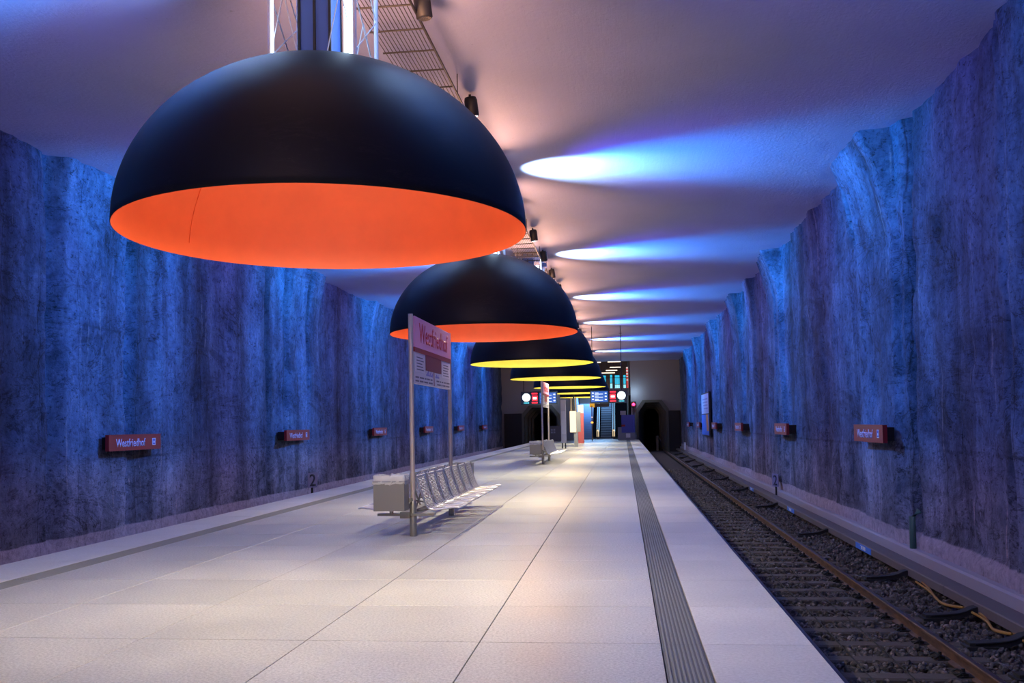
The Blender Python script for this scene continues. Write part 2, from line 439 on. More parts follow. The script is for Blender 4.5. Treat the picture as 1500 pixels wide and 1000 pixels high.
def strips(a, b, y_from, count, rest_to):
    def piece(m, y, L):
        m.cur = 0; m.box(a+GROUT, b-GROUT, y+GROUT, y+L-GROUT, -.04, -.009)
        n = 9; w_ = (b-a-.02)/n; m.cur = 1
        for k in range(n):
            x = a+.01+w_*(k+.5); q = w_*.27
            m.add([(x-q, y+GROUT, -.0095), (x+q, y+GROUT, -.0095), (x+q, y+L-GROUT, -.0095), (x-q, y+L-GROUT, -.0095),
                   (x-q*.6, y+GROUT, .002), (x+q*.6, y+GROUT, .002), (x+q*.6, y+L-GROUT, .002), (x-q*.6, y+L-GROUT, .002)],
                  [(4,5,6,7), (0,1,5,4), (1,2,6,5), (2,3,7,6), (3,0,4,7)])
    m = MB(); piece(m, 0, T); me = m.mesh('tactile_strip', [STRIPM, RIBM])
    for k in range(count): link('tactile_strip', me, FLOOR, (0, y_from+k*T, 0))
    m = MB(); y = y_from+count*T
    while y < rest_to-.3: piece(m, y, T); y += T
    o = m.build('tactile_strip', [STRIPM, RIBM], FLOOR); o['kind'] = 'stuff'
strips(.238, .527, YP0, 30, YEND-.5); strips(-6.747, -6.443, YP0, 30, YEND-.5)
# side of the platform below the overhanging stones
struct(MB().box(XR-.16, XR-.05, -4, YEND, -1.2, -.04).build('trim_1', mat('slab_concrete', (.16, .15, .15), .85)))

# ------------------------------------------------------------------ track bed, ballast, track
GZ = -1.06
def ground(name, xa, xb):
    nx, ny = 24, 420; vs = []; fs = []
    for i in range(nx+1):
        for j in range(ny+1):
            x = xa+(xb-xa)*i/nx; y = -4+104*j/ny
            vs.append((x, y, GZ-.015+.02*noise.noise(Vector((x*5, y*5, 1)))))
    for i in range(nx):
        for j in range(ny):
            a = i*(ny+1)+j; fs.append((a, a+ny+1, a+ny+2, a+1))
    m = MB(); m.add(vs, fs, True); m.box(xa, xb, -4, 100, GZ-.3, GZ-.1)
    return struct(m.build(name, STONE))
GRD = ground('ground', XR-.1, 5.1); ground('ground_left', -10.8, XL+.1)
def ballast():
    rnd = random.Random(3); vs = []; fs = []
    ico = bmesh.new(); bmesh.ops.create_icosphere(ico, subdivisions=1, radius=1)
    iv = [v.co.copy() for v in ico.verts]; fi = [[v.index for v in f.verts] for f in ico.faces]; ico.free()
    def put(x, y, z, r):
        o = len(vs); q = Matrix.Rotation(rnd.random()*6, 3, Vector((rnd.random()-.5, rnd.random()-.5, rnd.random()-.5)).normalized())
        sx, sy, sz = rnd.uniform(.7, 1.3), rnd.uniform(.7, 1.3), rnd.uniform(.5, .85)
        for p in iv:
            k = rnd.uniform(.78, 1.15); p2 = q @ Vector((p.x*sx*r*k, p.y*sy*r*k, p.z*sz*r*k)); vs.append((x+p2.x, y+p2.y, z+p2.z))
        for f in fi: fs.append([i+o for i in f])
    for (ya, yb, n, r0) in ((7, 16, 6200, .042), (16, 28, 5200, .05), (28, 50, 4200, .065)):
        for _ in range(n):
            y = rnd.uniform(ya, yb); x = rnd.uniform(1.35, 4.75)
            sy = ((y-9.78)/.68) % 1.0; sy = min(sy, 1-sy)*.68
            if sy < .13 and 1.5 < x < 3.85: 
                if rnd.random() < .93: continue
            if abs(x-3.45) < .09 or abs(x-2.02) < .09: continue
            put(x, y, GZ+.012+rnd.uniform(-.01, .03), r0*rnd.uniform(.6, 1.2))
    m = MB(); m.add(vs, fs, False)
    o = m.build('ballast', STONE, GRD); o['kind'] = 'stuff'
ballast()

def rail_profile():
    h = .16; z0 = GZ+.03
    P = [(-.06, 0), (-.06, .012), (-.012, .03), (-.009, .11), (-.034, .125), (-.034, .152), (-.028, h), (.028, h), (.034, .152), (.034, .125), (.009, .11), (.012, .03), (.06, .012), (.06, 0)]
    return [(x, z+z0) for x, z in P]
TR = thing('railway_track', 'sunken railway track with rusty rails on dark sleepers beside the platform', 'railway track', (2.73, 0, GZ))
def track():
    off = (-2.73, 0, -GZ)
    for x in (2.02, 3.45):
        r_ = MB().sweep(rail_profile(), [(x, -4, 0), (x, 99, 0)]).build('rail', RUST, TR, off)
        z = GZ+.03+.16
        MB().box(x-.024, x+.024, -4, 99, z, z+.002).build('running_surface', mat('worn_rail_top', (.16, .12, .12), .35, .8), r_)
    sl = MB().cbox(-1.25, 1.12, -.115, .115, -.06, .045, .02).mesh('sleeper', SLEEPER)
    fa = MB()
    def clip(m, x, d):
        m.box(x-.10, x+.06, -.075, .075, .04, .058); m.box(x-.07, x-.02, -.05, .05, .058, .085)
        for s_ in (-1, 1):
            m.tube([(x-.03, s_*.03, .075), (x-.09, s_*.075, .10), (x-.14, s_*.09, .07), (x-.13, s_*.03, .06), (x-.02, s_*.02, .07)], .011, 5)
        m.tube([(x-.055, 0, .06), (x-.055, 0, .125)], .018, 6)
    clip(fa, 3.45-2.73-.05, 1)
    fb = MB()
    def clip2(m, x):
        m.box(x-.06, x+.10, -.075, .075, .04, .058); m.box(x+.02, x+.07, -.05, .05, .058, .085)
        for s_ in (-1, 1): m.tube([(x+.03, s_*.03, .075), (x+.09, s_*.075, .10), (x+.14, s_*.09, .07), (x+.02, s_*.02, .07)], .011, 5)
        m.tube([(x+.055, 0, .06), (x+.055, 0, .125)], .018, 6)
    clip2(fb, 3.45-2.73+.05)
    fa_m = fa.mesh('rail_clip', DARKIRON); fb_m = fb.mesh('rail_clip', DARKIRON)
    for k in range(-4, 100):
        y = 9.78+.68*k
        s_ = link('sleeper', sl, TR, (0, y, 0))
        link('rail_clip', fa_m, s_)
        if k < 40: link('rail_clip', fb_m, s_)
    for x in (2.42, 2.83):
        pts = [(x+.015*math.sin(y*.9+x), y, GZ+.07) for y in [5+.7*i for i in range(60)]]
        MB().tube(pts, .007, 5).build('line_cable', RUBBER, TR, off)
track()

# conductor rail with its cover
CR = thing('conductor_rail', 'covered conductor rail on curved black brackets along the right-hand wall', 'conductor rail', (4.5, 0, GZ))
def conductor():
    off = (-4.5, 0, -GZ)
    prof = [(4.46, -.93), (4.46, -.815), (4.475, -.80), (4.72, -.785), (4.735, -.80), (4.735, -.93), (4.715, -.93), (4.715, -.815), (4.485, -.825), (4.485, -.93)]
    joints = [1.6, 7.6, 13.7, 19.9, 26, 32, 38, 44, 50, 56, 62, 68, 74, 80]
    for a, b in zip(joints, joints[1:]):
        MB().sweep(prof, [(0, a+.006, 0), (0, b-.006, 0)]).build('rail_cover', COVERM, CR, off)
    MB().box(4.54, 4.66, 1.6, 80, -.93, -.86).build('conductor_bar', mat('aluminium_bar', (.20, .17, .16), .5, .7), CR, off)
    am = MB()
    prof = [(-.70, .035), (-.42, .045), (-.30, .06), (-.20, .09), (-.12, .13), (-.04, .145)]
    n = len(prof); wd = .075; th = .07
    up = [(x, z+th) for x, z in prof]; pol = prof+up[::-1]
    am.prism(pol, 'y', -wd, wd); am.box(-.74, -.40, -.11, .11, -.02, .07)
    am.tube([(-.64, -.077, .10), (-.42, -.077, .115), (-.29, -.077, .13), (-.20, -.077, .155), (-.13, -.077, .19)], .012, 6)
    me = am.mesh('bracket', RUBBER)
    ys = [4.8, 8.4, 9.7, 11.0, 12.5, 15.4, 21.1, 27.7, 34.1, 40.3, 46.4, 52.5, 58.6, 64.7, 70.8]
    for y in ys: link('bracket', me, CR, (.02, y, 0))
    # yellow supply cables looping under the cover
    for (a, b, x, dip) in ((14.6, 12.65, 4.36, .09), (12.35, 11.15, 4.36, .05), (10.85, 9.85, 4.36, .06), (9.55, 8.55, 4.36, .06)):
        for j in range(2):
            pts = [(x+.05*j+.05*math.sin(t_*PI*2+j), a+(b-a)*t_, -.90-.01*j-dip*math.sin(t_*PI)) for t_ in [i/12 for i in range(13)]]
            MB().tube(pts, .017, 7).build('supply_cable', YELLOWC if j == 0 else mat('orange_cable', (.30, .13, .03), .6), CR, off)
    for (a, b) in ((17.5, 18.6), (25.1, 26.1), (32.7, 33.6)):
        p = MB().box(4.452, 4.461, a, b, -.925, -.815).build('sticker', BLUEST, CR, off); p['label'] = 'blue sticker'
        q = MB()
        for i in range(3): q.box(4.449, 4.4525, a+.38+.11*i, a+.45+.11*i, -.90, -.845)
        q.box(4.449, 4.4525, a+.36, a+.75, -.842, -.835)
        q.build('sticker_print', WHITEP, p)
conductor()
# concrete kerb at the wall foot behind the conductor rail
kb = MB().sweep([(4.80, -1.2), (4.80, -.67), (4.83, -.64), (5.1, -.64), (5.1, -1.2)], [(0, -4, 0), (0, 80, 0)]).build('trim_2', mat('kerb_concrete', (.34, .30, .34), .8, bump=.5, bscale=12)); struct(kb)
tag(MB().tube([(4.86, 16.35, -.64), (4.86, 16.35, -.12), (4.98, 16.35, .0)], .055, 10).build('drain_pipe', mat('green_pipe', (.03, .09, .07), .5)),
    'short dark green drain pipe at the foot of the right-hand wall', 'pipe')

# ------------------------------------------------------------------ station boards on the walls
def board_mesh():
    g = 'red station boards on the walls'
    r_ = thing('station_board', '', 'station board', (0, 0, 0), 0, g)
    # face towards +X, reading along +Y, 2.0 m x .33 m
    m = MB(); m.box(-.05, .03, -1.03, 1.03, -.165, .165); m.box(.03, .034, -1.03, 1.03, .155, .165); m.box(.03, .034, -1.03, 1.03, -.165, -.155)
    m.build('board', RED, r_)
    br = MB()
    br.box(-.30, -.05, -.92, .92, -.13, .12)  # black box enlarged to hold both bracket and the shadow behind the board
    br.build('bracket_shadow_box', BLACK, r_)
    text_mesh('lettering', 'Westfriedhof', 1.15, .17, LILAC, r_, (.031, -.20, -.005), (PI/2, 0, PI/2))
    q = MB().box(.031, .035, .66, .80, -.075, .075).build('pictogram', WHITEP, r_)
    p = MB()
    p.box(.0355, .0365, .675, .785, .012, .062); p.box(.0355, .0365, .675, .785, -.062, -.03)
    p.box(.0355, .0365, .675, .70, -.03, .012); p.box(.0355, .0365, .76, .785, -.03, .012)
    p.build('pictogram_mark', mat('pictogram_blue', (.10, .14, .45), .5), q)
    return r_
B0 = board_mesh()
ordn = ['nearest', 'second', 'third', 'fourth', 'fifth', 'sixth', 'seventh']
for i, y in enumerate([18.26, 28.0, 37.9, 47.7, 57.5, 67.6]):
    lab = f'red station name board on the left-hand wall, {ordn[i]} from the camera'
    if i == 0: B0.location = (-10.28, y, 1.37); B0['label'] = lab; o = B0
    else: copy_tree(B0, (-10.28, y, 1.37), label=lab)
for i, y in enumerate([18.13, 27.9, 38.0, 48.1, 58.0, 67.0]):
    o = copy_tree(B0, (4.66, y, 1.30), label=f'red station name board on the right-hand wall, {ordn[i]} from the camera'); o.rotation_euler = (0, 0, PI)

# distance number plates "2"
def number_plate(loc, rz, lab, post):
    r_ = thing('number_plate', lab, 'number plate', loc, rz, 'number plates along the tracks')
    MB().box(-.008, .008, -.15, .15, -.20, .20).build('plate', mat('plate_glass', (.22, .20, .34), .4), r_)
    text_mesh('numeral', '2', .20, .32, mat('numeral_navy', (.008, .01, .04), .5), r_, (.009, 0, 0), (PI/2, 0, PI/2))
    MB().tube([(-.02, 0, -post), (-.02, 0, -.12)], .03, 8).build('post', DARKIRON, r_)
number_plate((-8.3, 23.7, .20), -.6, "purple plate with a dark numeral 2 beyond the left platform edge", 1.25)
number_plate((4.70, 29.5, -.32), PI+.5, "grey plate with a dark numeral 2 low at the right-hand wall", .74)

# poster board on the right wall
PB = thing('poster_board', 'tall blue and white poster board mounted on the right-hand wall', 'poster board', (4.74, 54.6, 1.92))
MB().box(.06, .16, -2.35, 2.35, -1.28, 1.28).build('frame', BLACK, PB)
MB().box(.05, .062, -2.25, 2.25, .05, 1.2).build('upper_poster', mat('poster_white', (.55, .66, .85), .5), PB)
MB().box(.05, .062, -2.25, 2.25, -1.2, .0).build('lower_poster', mat('poster_blue', (.02, .20, .75), .5), PB)
MB().prism([(-1.9, -.0), (-.6, -.0), (-.9, -.95), (-2.2, -.95)], 'x', .045, .05).build('poster_figure', mat('poster_orange', (.75, .30, .08), .5), PB)
m = MB()
for i in range(4): m.box(.045, .05, -1.7, 1.6-.3*i, .85-.18*i, .93-.18*i)
m.build('poster_print', mat('poster_ink', (.25, .35, .6), .5), PB)
WB = thing('track_marker', 'small white marker box on a post low at the far right-hand wall', 'marker', (4.62, 70.5, GZ))
MB().box(-.06, .06, -.35, .35, .42, .98).build('marker_plate', mat('white_enamel', (.7, .7, .75), .5), WB); MB().box(-.03, .03, -.04, .04, 0, .42).build('post', GREYM, WB)

# ------------------------------------------------------------------ dome lamps
RIM = 3.446; DR, DB = 1.9, 1.61
def dome_meshes(col):
    out = [(DR*math.cos(a), DB*math.sin(a)) for a in [i*PI/2/40 for i in range(41)]]
    out[-1] = (.001, DB)
    shell = MB().lathe([(DR-.004, -.002)]+out, 96)
    inn = [((DR-.006)*math.cos(a), (DB-.008)*math.sin(a)-.004) for a in [i*PI/2/36 for i in range(37)]]
    inn[-1] = (.001, DB-.03)
    lin = MB().lathe(inn, 96, flip=True)
    return shell.mesh('dome', DOME), lin.mesh('dome_lining', col)
MASTH = CEIL-RIM
def make_lamp(col):
    L = thing('dome_lamp', '', 'lamp', (0, 0, RIM), 0, 'giant dome lamps over the platform')
    sh, li = dome_meshes(col)
    link('dome', sh, L); d2 = link('dome_lining', li, L)
    d2['label'] = 'glowing orange-red lining' if col is ORANGE else 'glowing yellow lining'
    # seam line in the lining
    pts = []
    for i in range(2, 34):
        a = i*PI/2/36; r_ = (DR-.012)*math.cos(a); pts.append((r_*math.cos(2.75), r_*math.sin(2.75), (DB-.014)*math.sin(a)))
    MB().tube(pts, .006, 5).build('lining_seam', col, d2)
    # lamp holder inside
    MB().lathe([(.001, 1.58), (.10, 1.55), (.10, 1.0), (.26, .96), (.30, .84), (.27, .78), (.24, .84), (.001, .86)], 24).build('lamp_holder', mat('holder_white', (.7, .7, .7), .5), L)
    # mast
    top = MASTH-.02
    z0 = DB-.03
    MB().box(-.20, .10, -.16, .16, z0-.05, top).build('mast_core', NAVY, L)
    c_ = MB()
    for x in (-.20, -.05, .10): c_.box(x-.012, x+.012, -.175, -.158, z0-.02, top); c_.box(x-.012, x+.012, .158, .175, z0-.02, top)
    c_.build('mast_rib', BLACK, L)
    for (x, y) in ((-.4, -.38), (.4, -.38), (-.4, .38), (.4, .38)):
        MB().tube([(x, y, z0-.14), (x, y, top)], .022, 10).build('mast_pole', BLUEG, L)
    for (a, b) in (((-.4, -.38), (.4, -.38)), ((-.4, .38), (.4, .38)), ((-.4, -.38), (-.4, .38)), ((.4, -.38), (.4, .38))):
        m = MB(); nseg = 3; zz = [z0+.02+(top-z0-.02)*i/nseg for i in range(nseg+1)]
        for i in range(nseg):
            mid = ((a[0]+b[0])/2, (a[1]+b[1])/2)
            if a[0] == b[0]:
                m.tube([(*a, zz[i]), (*b, zz[i+1])], .006, 5); m.tube([(*b, zz[i]), (*a, zz[i+1])], .006, 5)
            else:
                for (p, s_) in ((a, 1), (b, -1)):
                    q = (p[0]+s_*.13, p[1]); r2 = (p[0]+s_*.26, p[1])
                    m.tube([(*p, zz[i]), (*q, zz[i+1])], .006, 5); m.tube([(*r2, zz[i]), (*q, zz[i+1])], .006, 5)
        m.build('mast_brace', BLUEG, L)
    MB().tube([(.235, 0, z0+.02), (.235, 0, top-.35)], .05, 12).build('glow_tube', BLUEW, L)
    for x in (-.372, .372): MB().tube([(x, -.395, z0-.10), (x, -.395, top-.2)], .011, 8).build('glow_tube', BLUEW, L)  # glowing strips added as the bright glint along the front poles
    fl_ = MB()
    fl_.box(-.5, .5, -.46, .46, top-.16, top-.12)
    for s_ in (-1, 1): fl_.box(s_*.40, s_*.52, -.16, .16, top-.42, top-.30)
    fl_.build('mast_head', NAVY, L)
    # dome and mast lights; the violet and pink spots are added fills
    light('SPOT', (0, 0, .74), P_DOWN, C_DOWN, L, (0, 0, -1), 152, 1, .07)
    light('POINT', (0, 0, .42), P_BOWL*(1 if col is ORANGE else 1.15), (1, .92, .82), L, radius=.2)
    for s_ in (-1, 1):
        light('SPOT', (s_*.46, 0, MASTH-1.0), P_WHITE, C_WHITE, L, (s_*1, .30, .82), 66, .85, .05)
        light('SPOT', (s_*.50, 0, MASTH-1.15), P_BLUE, C_BLUE, L, (s_*1, .05, .30), 58, .9, .08)
        light('SPOT', (s_*.50, 0, MASTH-1.35), P_WALL, C_BLUE, L, (s_*1, .03, -.14), 78, 1, .08)
        light('SPOT', (s_*.50, 0, MASTH-1.45), P_VIOLET, C_VIOLET, L, (s_*1, 0, .02), 112, 1, .15)  # violet fill added to tint the walls between lamps
        light('SPOT', (0, s_*.60, MASTH-1.40), P_PINK, C_PINK, L, (0, s_*1, .50), 112, 1, .4)  # unseen pink floods, added to warm the ceiling between lamps
    return L
LO = make_lamp(ORANGE); LY = make_lamp(YELLOW)
lab = ['black dome lamp with orange-red inside, nearest and largest', 'black dome lamp with orange-red inside, second in the row, behind the name sign',
       'black dome lamp with yellow inside, nearest of the yellow ones', 'black dome lamp with yellow inside, second of the yellow ones',
       'black dome lamp with yellow inside, third of the yellow ones', 'black dome lamp with yellow inside, fourth of the yellow ones',
       'black dome lamp with yellow inside, farthest in the row']
for i, y in enumerate(LAMP_Y):
    src = LO if i < 2 else LY
    if i in (0, 2): src.location = (LAMP_X, y, RIM); src['label'] = lab[i]
    else: copy_tree(src, (LAMP_X, y, RIM), label=lab[i])
o = copy_tree(LO, (LAMP_X, -1.5, RIM), label='black dome lamp with orange-red inside, hanging behind the viewpoint')

# ------------------------------------------------------------------ cable tray with ceiling speakers
def tray():
    t_ = thing('cable_tray', '', 'cable tray', (0, 0, 0), 0, 'wire cable trays under the ceiling')
    x0, x1, L = -.335, .335, 8.9
    m = MB().tube([(x1, 0, 0), (x1, L, 0)], .017, 6).build('side_rail', BLACK, t_)
    wm = MB().tube([(0, 0, 0), (0, L, 0)], .006, 4).mesh('wire', BLACK)
    for k in range(14): link('wire', wm, t_, (x0+.05*k, 0, .012))
    cm = MB().tube([(x0-.03, 0, 0), (x1, 0, 0)], .012, 5).mesh('cross_bar', BLACK)
    for k in range(14): link('cross_bar', cm, t_, (0, .12+.66*k, 0))
    hm = MB().tube([(0, 0, 0), (0, 0, CEIL-6.55)], .008, 5).mesh('hanger', BLACK)
    for y in (.8, 4.4, 8.1): link('hanger', hm, t_, (x1, y, 0)); link('hanger', hm, t_, (x0, y, 0))
    return t_
T0 = tray()
ys = [y+.5 for y in LAMP_Y]
for i, y in enumerate(ys):
    lb = f'black wire cable tray under the ceiling, {ordn[i]} length from the camera'
    if i == 0: T0.location = (-2.68, y, 6.55); T0['label'] = lb
    else: copy_tree(T0, (-2.68, y, 6.55), label=lb)
def spk():
    s_ = thing('ceiling_spotlight', '', 'spotlight', (0, 0, 0), 0, 'black cylinder spotlights along the cable tray')
    b = MB().lathe([(.001, -.15), (.085, -.15), (.10, -.135), (.105, .10), (.09, .15), (.001, .155)], 20).build('housing', BLACK, s_)
    MB().lathe([(.001, -.152), (.08, -.152)], 20).build('lens', LENS, s_)
    b.rotation_euler = (0, 0, 0)
    MB().tube([(0, 0, .14), (0, 0, .20)], .02, 8).build('stem', BLACK, s_)
    return s_
S0 = spk(); sy = [10.55, 14.1, 17.4, 20.8, 24.2, 27.3, 30.6, 34, 37.4, 40.7, 44, 47.4, 50.7, 54, 57.4, 60.7, 64, 67.4]
for i, y in enumerate(sy):
    lb = 'black cylinder spotlight under the ceiling beside the cable tray, number %s from the camera' % ['one', 'two', 'three', 'four', 'five', 'six', 'seven', 'eight', 'nine', 'ten', 'eleven', 'twelve', 'thirteen', 'fourteen', 'fifteen', 'sixteen', 'seventeen', 'eighteen'][i]
    q = S0 if i == 0 else copy_tree(S0)
    q.location = (-2.27, y, CEIL-.20-.02); q.rotation_euler = (.10, -.12, 0); q['label'] = lb

# ------------------------------------------------------------------ bench with sign and bins
BY0 = 13.131; PXX = -3.08
def make_bench():
    B = thing('platform_bench', '', 'bench', (0, 0, 0), 0, 'double-sided steel benches')
    cx = -.10        # bench axis relative to the poles
    lg = MB().lathe([(.052, 0), (.052, .50), (.040, .52)], 16).add([], [])
    lm = lg.mesh('leg', SATIN)
    for y in (0, 2.98): link('leg', lm, B, (0, y, 0))
    MB().box(cx-.07, cx+.07, -.12, 4.98, .27, .36).build('beam', SATIN, B)
    m = MB()
    m.box(cx-.42, cx+.42, -.06, .06, .30, .335); m.box(cx-.42, cx+.42, 2.92, 3.04, .30, .335); m.box(cx-.42, cx+.42, 4.6, 4.7, .30, .335)
    m.build('cross_arm', SATIN, B)
    # seat: profile in the x-z plane, front edge at x=+.74
    prof = [(.125, .865), (.14, .80), (.175, .68), (.215, .56), (.25, .46), (.275, .415), (.31, .385), (.37, .37), (.45, .372), (.56, .385), (.66, .40), (.72, .405), (.755, .395)]
    def samp(n):
        pts = [Vector((p[0], 0, p[1])) for p in prof]; L = [0]
        for a, b in zip(pts, pts[1:]): L.append(L[-1]+(b-a).length)
        out = []
        for k in range(n):
            s_ = L[-1]*k/(n-1); i = max(j for j in range(len(L)) if L[j] <= s_+1e-9); i = min(i, len(pts)-2)
            out.append(pts[i].lerp(pts[i+1], (s_-L[i])/(L[i+1]-L[i])))
        return out
    W = .56
    fr = MB()
    for y in (.02, W): fr.tube([(p[0], y, p[1]) for p in prof], .0125, 8)
    P = samp(46)
    for i in (0, 45): fr.tube([(P[i].x, .02, P[i].z), (P[i].x, W, P[i].z)], .0125, 8)
    wr = MB()
    for p in P[1:-1]: wr.tube([(p.x, .02, p.z), (p.x, W, p.z)], .0052, 4, caps=False)
    for k in range(1, 5): wr.tube([(p.x-.004, .02+(W-.02)*k/5, p.z-.004) for p in samp(14)], .005, 4, caps=False)
    sup = MB().tube([(.03, W/2, .33), (.25, W/2, .365), (.5, W/2, .372)], .018, 6).tube([(.03, W/2, .33), (.10, W/2, .5), (.16, W/2, .70)], .014, 6)
    fm, wm, sm_ = fr.mesh('seat_frame', CHAIRM), wr.mesh('seat_wires', CHAIRM), sup.mesh('seat_bracket', SATIN)
    for side in (1, -1):
        for k in range(7):
            if side > 0: loc, rot = (cx, .12+k*.69, 0), (0, 0, 0)
            else: loc, rot = (cx, .12+k*.69+W+.02, 0), (0, 0, PI)
            s_ = link('seat', fm, B, loc, rot)
            link('wire_mesh', wm, s_); link('seat_bracket', sm_, s_)
    return B
def make_sign():
    s_ = thing('name_sign', '', 'station sign', (0, 0, 0), 0, 'free-standing station name signs')
    for y in (0, 2.98): MB().tube([(0, y, .50), (0, y, 3.26)], .036, 16).build('pole', mat('pole_steel', (.82, .68, .55), .32, .6), s_)
    MB().box(-.045, .045, .07, 2.91, 2.78, 3.24).build('header_panel', mat('header_white_pink_light', (.92, .40, .62), .45), s_)['label'] = 'white upper panel with the red name'  # white panel; the pink dome light on it is put into its colour
    MB().box(-.042, .042, .07, 2.91, 2.71, 2.78).build('red_band', RED, s_)
    MB().box(-.03, .03, .07, 2.91, 2.24, 2.71).build('backing_panel', PAPER, s_)
    m = MB().box(-.036, .036, .86, 2.08, 2.47, 2.71).build('maroon_block', MAROON, s_)
    for side in (1, -1):
        X = .046*side; rz = (PI/2, 0, PI/2*side)
        text_mesh('name_lettering', 'Westfriedhof', 2.25, .30, SIGNT, s_, (X, 1.49, 3.02), rz)
        for (a, b, c, d) in ((.14, .80, 2.42, 2.69), (2.16, 2.84, 2.42, 2.69)):
            p = MB().box(.0302*side, .034*side, a, b, c, d).build('notice', SIGNW, s_)
            q = MB()
            for i in range(5): q.box(.0342*side, .0350*side, a+.08, b-.10-.05*((i*7) % 3), c+.03+.045*i, c+.045+.045*i)
            q.build('notice_print', INK, p)
        q = MB()
        rr = random.Random(5)
        for row in range(2):
            y = .14
            while y < 2.7:
                w_ = rr.uniform(.10, .32)
                if not (1.42 < y+w_ and y < 1.56): q.box(.0302*side, .0312*side, y, y+w_, 2.27+.055*row, 2.295+.055*row)
                y += w_+.05
        q.build('route_print', INK, s_)
        q = MB()
        for i in range(8): q.box(.0302*side, .0315*side, .9+.065*i, .94+.065*i, 2.385, 2.385+.03+.03*(i % 3))
        for i in range(5): q.box(.0302*side, .0315*side, 1.60+.065*i, 1.64+.065*i, 2.385, 2.385+.03+.03*(i % 2))
        q.build('blue_print', INKB, s_)
        MB().box(.0302*side, .035*side, 1.47, 1.50, 2.25, 2.47).build('divider', MAROON, s_)
    return s_
def make_bin(liner=True):
    b = thing('litter_bin', '', 'litter bin', (0, 0, 0), 0, 'steel litter bins on the bench ends')
    m = MB(); a, d = .225, .14; z0, z1 = .40, .83
    m.box(-a, a, -d, -d+.012, z0, z1); m.box(-a, a, d-.012, d, z0, z1); m.box(-a, -a+.012, -d, d, z0, z1); m.box(a-.012, a, -d, d, z0, z1); m.box(-a, a, -d, d, z0, z0+.012)
    m.build('body', SATIN, b)
    m = MB(); m.box(-a-.008, a+.008, -d-.012, -d, z1-.02, z1-.002); m.box(-a-.008, a+.008, d, d+.012, z1-.02, z1-.002); m.box(-a-.012, -a, -d, d, z1-.02, z1-.002); m.box(a, a+.012, -d, d, z1-.02, z1-.002)
    m.build('rim', GREYM, b)
    if liner:
        vs = []; fs = []; n = 64; lv = [(.775, 1.045), (.80, 1.06), (.83, 1.045), (.865, 1.03), (.895, 1.02), (.915, .96), (.90, .90), (.85, .87)]
        for j, (z, sc) in enumerate(lv):
            for k in range(n):
                th = 2*PI*k/n; c_, s2 = math.cos(th), math.sin(th); q = 1/max(abs(c_), abs(s2))
                nn = .03*noise.noise(Vector((c_*4, s2*4, j*.6)))+.022*noise.noise(Vector((c_*12, s2*12, j)))
                vs.append((c_*q*a*sc+nn*c_, s2*q*(d*sc)+nn*s2, z+(.022*noise.noise(Vector((c_*5, s2*5, 9.1))) if j not in (2,) else 0)))
        for j in range(len(lv)-1):
            for k in range(n): fs.append((j*n+k, j*n+(k+1) % n, (j+1)*n+(k+1) % n, (j+1)*n+k))
        MB().add(vs, fs, True).build('bin_liner', PLASTIC, b)
    else:
        m = MB(); m.box(-a+.015, a-.015, -d+.015, d-.015, z1-.05, z1-.03); m.build('bin_liner', BLACK, b)
    MB().tube([(0, 0, z0), (0, 0, z0-.05)], .03, 8).build('drain_stub', SATIN, b)
    return b
BENCH = make_bench(); SIGN = make_sign(); BIN = make_bin(True); BIN2 = make_bin(False)
BENCH.location = (PXX, BY0, 0); BENCH['label'] = 'double-sided steel wire bench of seven seats a side, nearer of the two'
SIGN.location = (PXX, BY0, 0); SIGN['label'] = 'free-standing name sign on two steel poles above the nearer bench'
b_a = copy_tree(BIN); b_b = copy_tree(BIN2)
def fin(q, x, y, lb, bs):
    q.location = (x, y, 0); q['label'] = lb
    MB().box(.05, .27, bs*.14, bs*.19, .50, .56).build('bin_bracket', SATIN, q)
fin(BIN, -3.345, 12.90, 'square steel litter bin with translucent liner at the near end of the nearer bench', 1)
fin(BIN2, -3.30, 18.45, 'litter bin with dark top at the far end of the nearer bench', -1)
OFF = 22.45
copy_tree(BENCH, (PXX-.06, BY0+OFF, 0), label='double-sided steel wire bench farther down the platform')
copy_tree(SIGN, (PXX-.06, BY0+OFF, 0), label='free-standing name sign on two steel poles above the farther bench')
fin(b_a, -3.40, 12.90+OFF, 'square steel litter bin with translucent liner at the near end of the farther bench', 1)
fin(b_b, -3.36, 18.45+OFF, 'litter bin with dark top at the far end of the farther bench', -1)

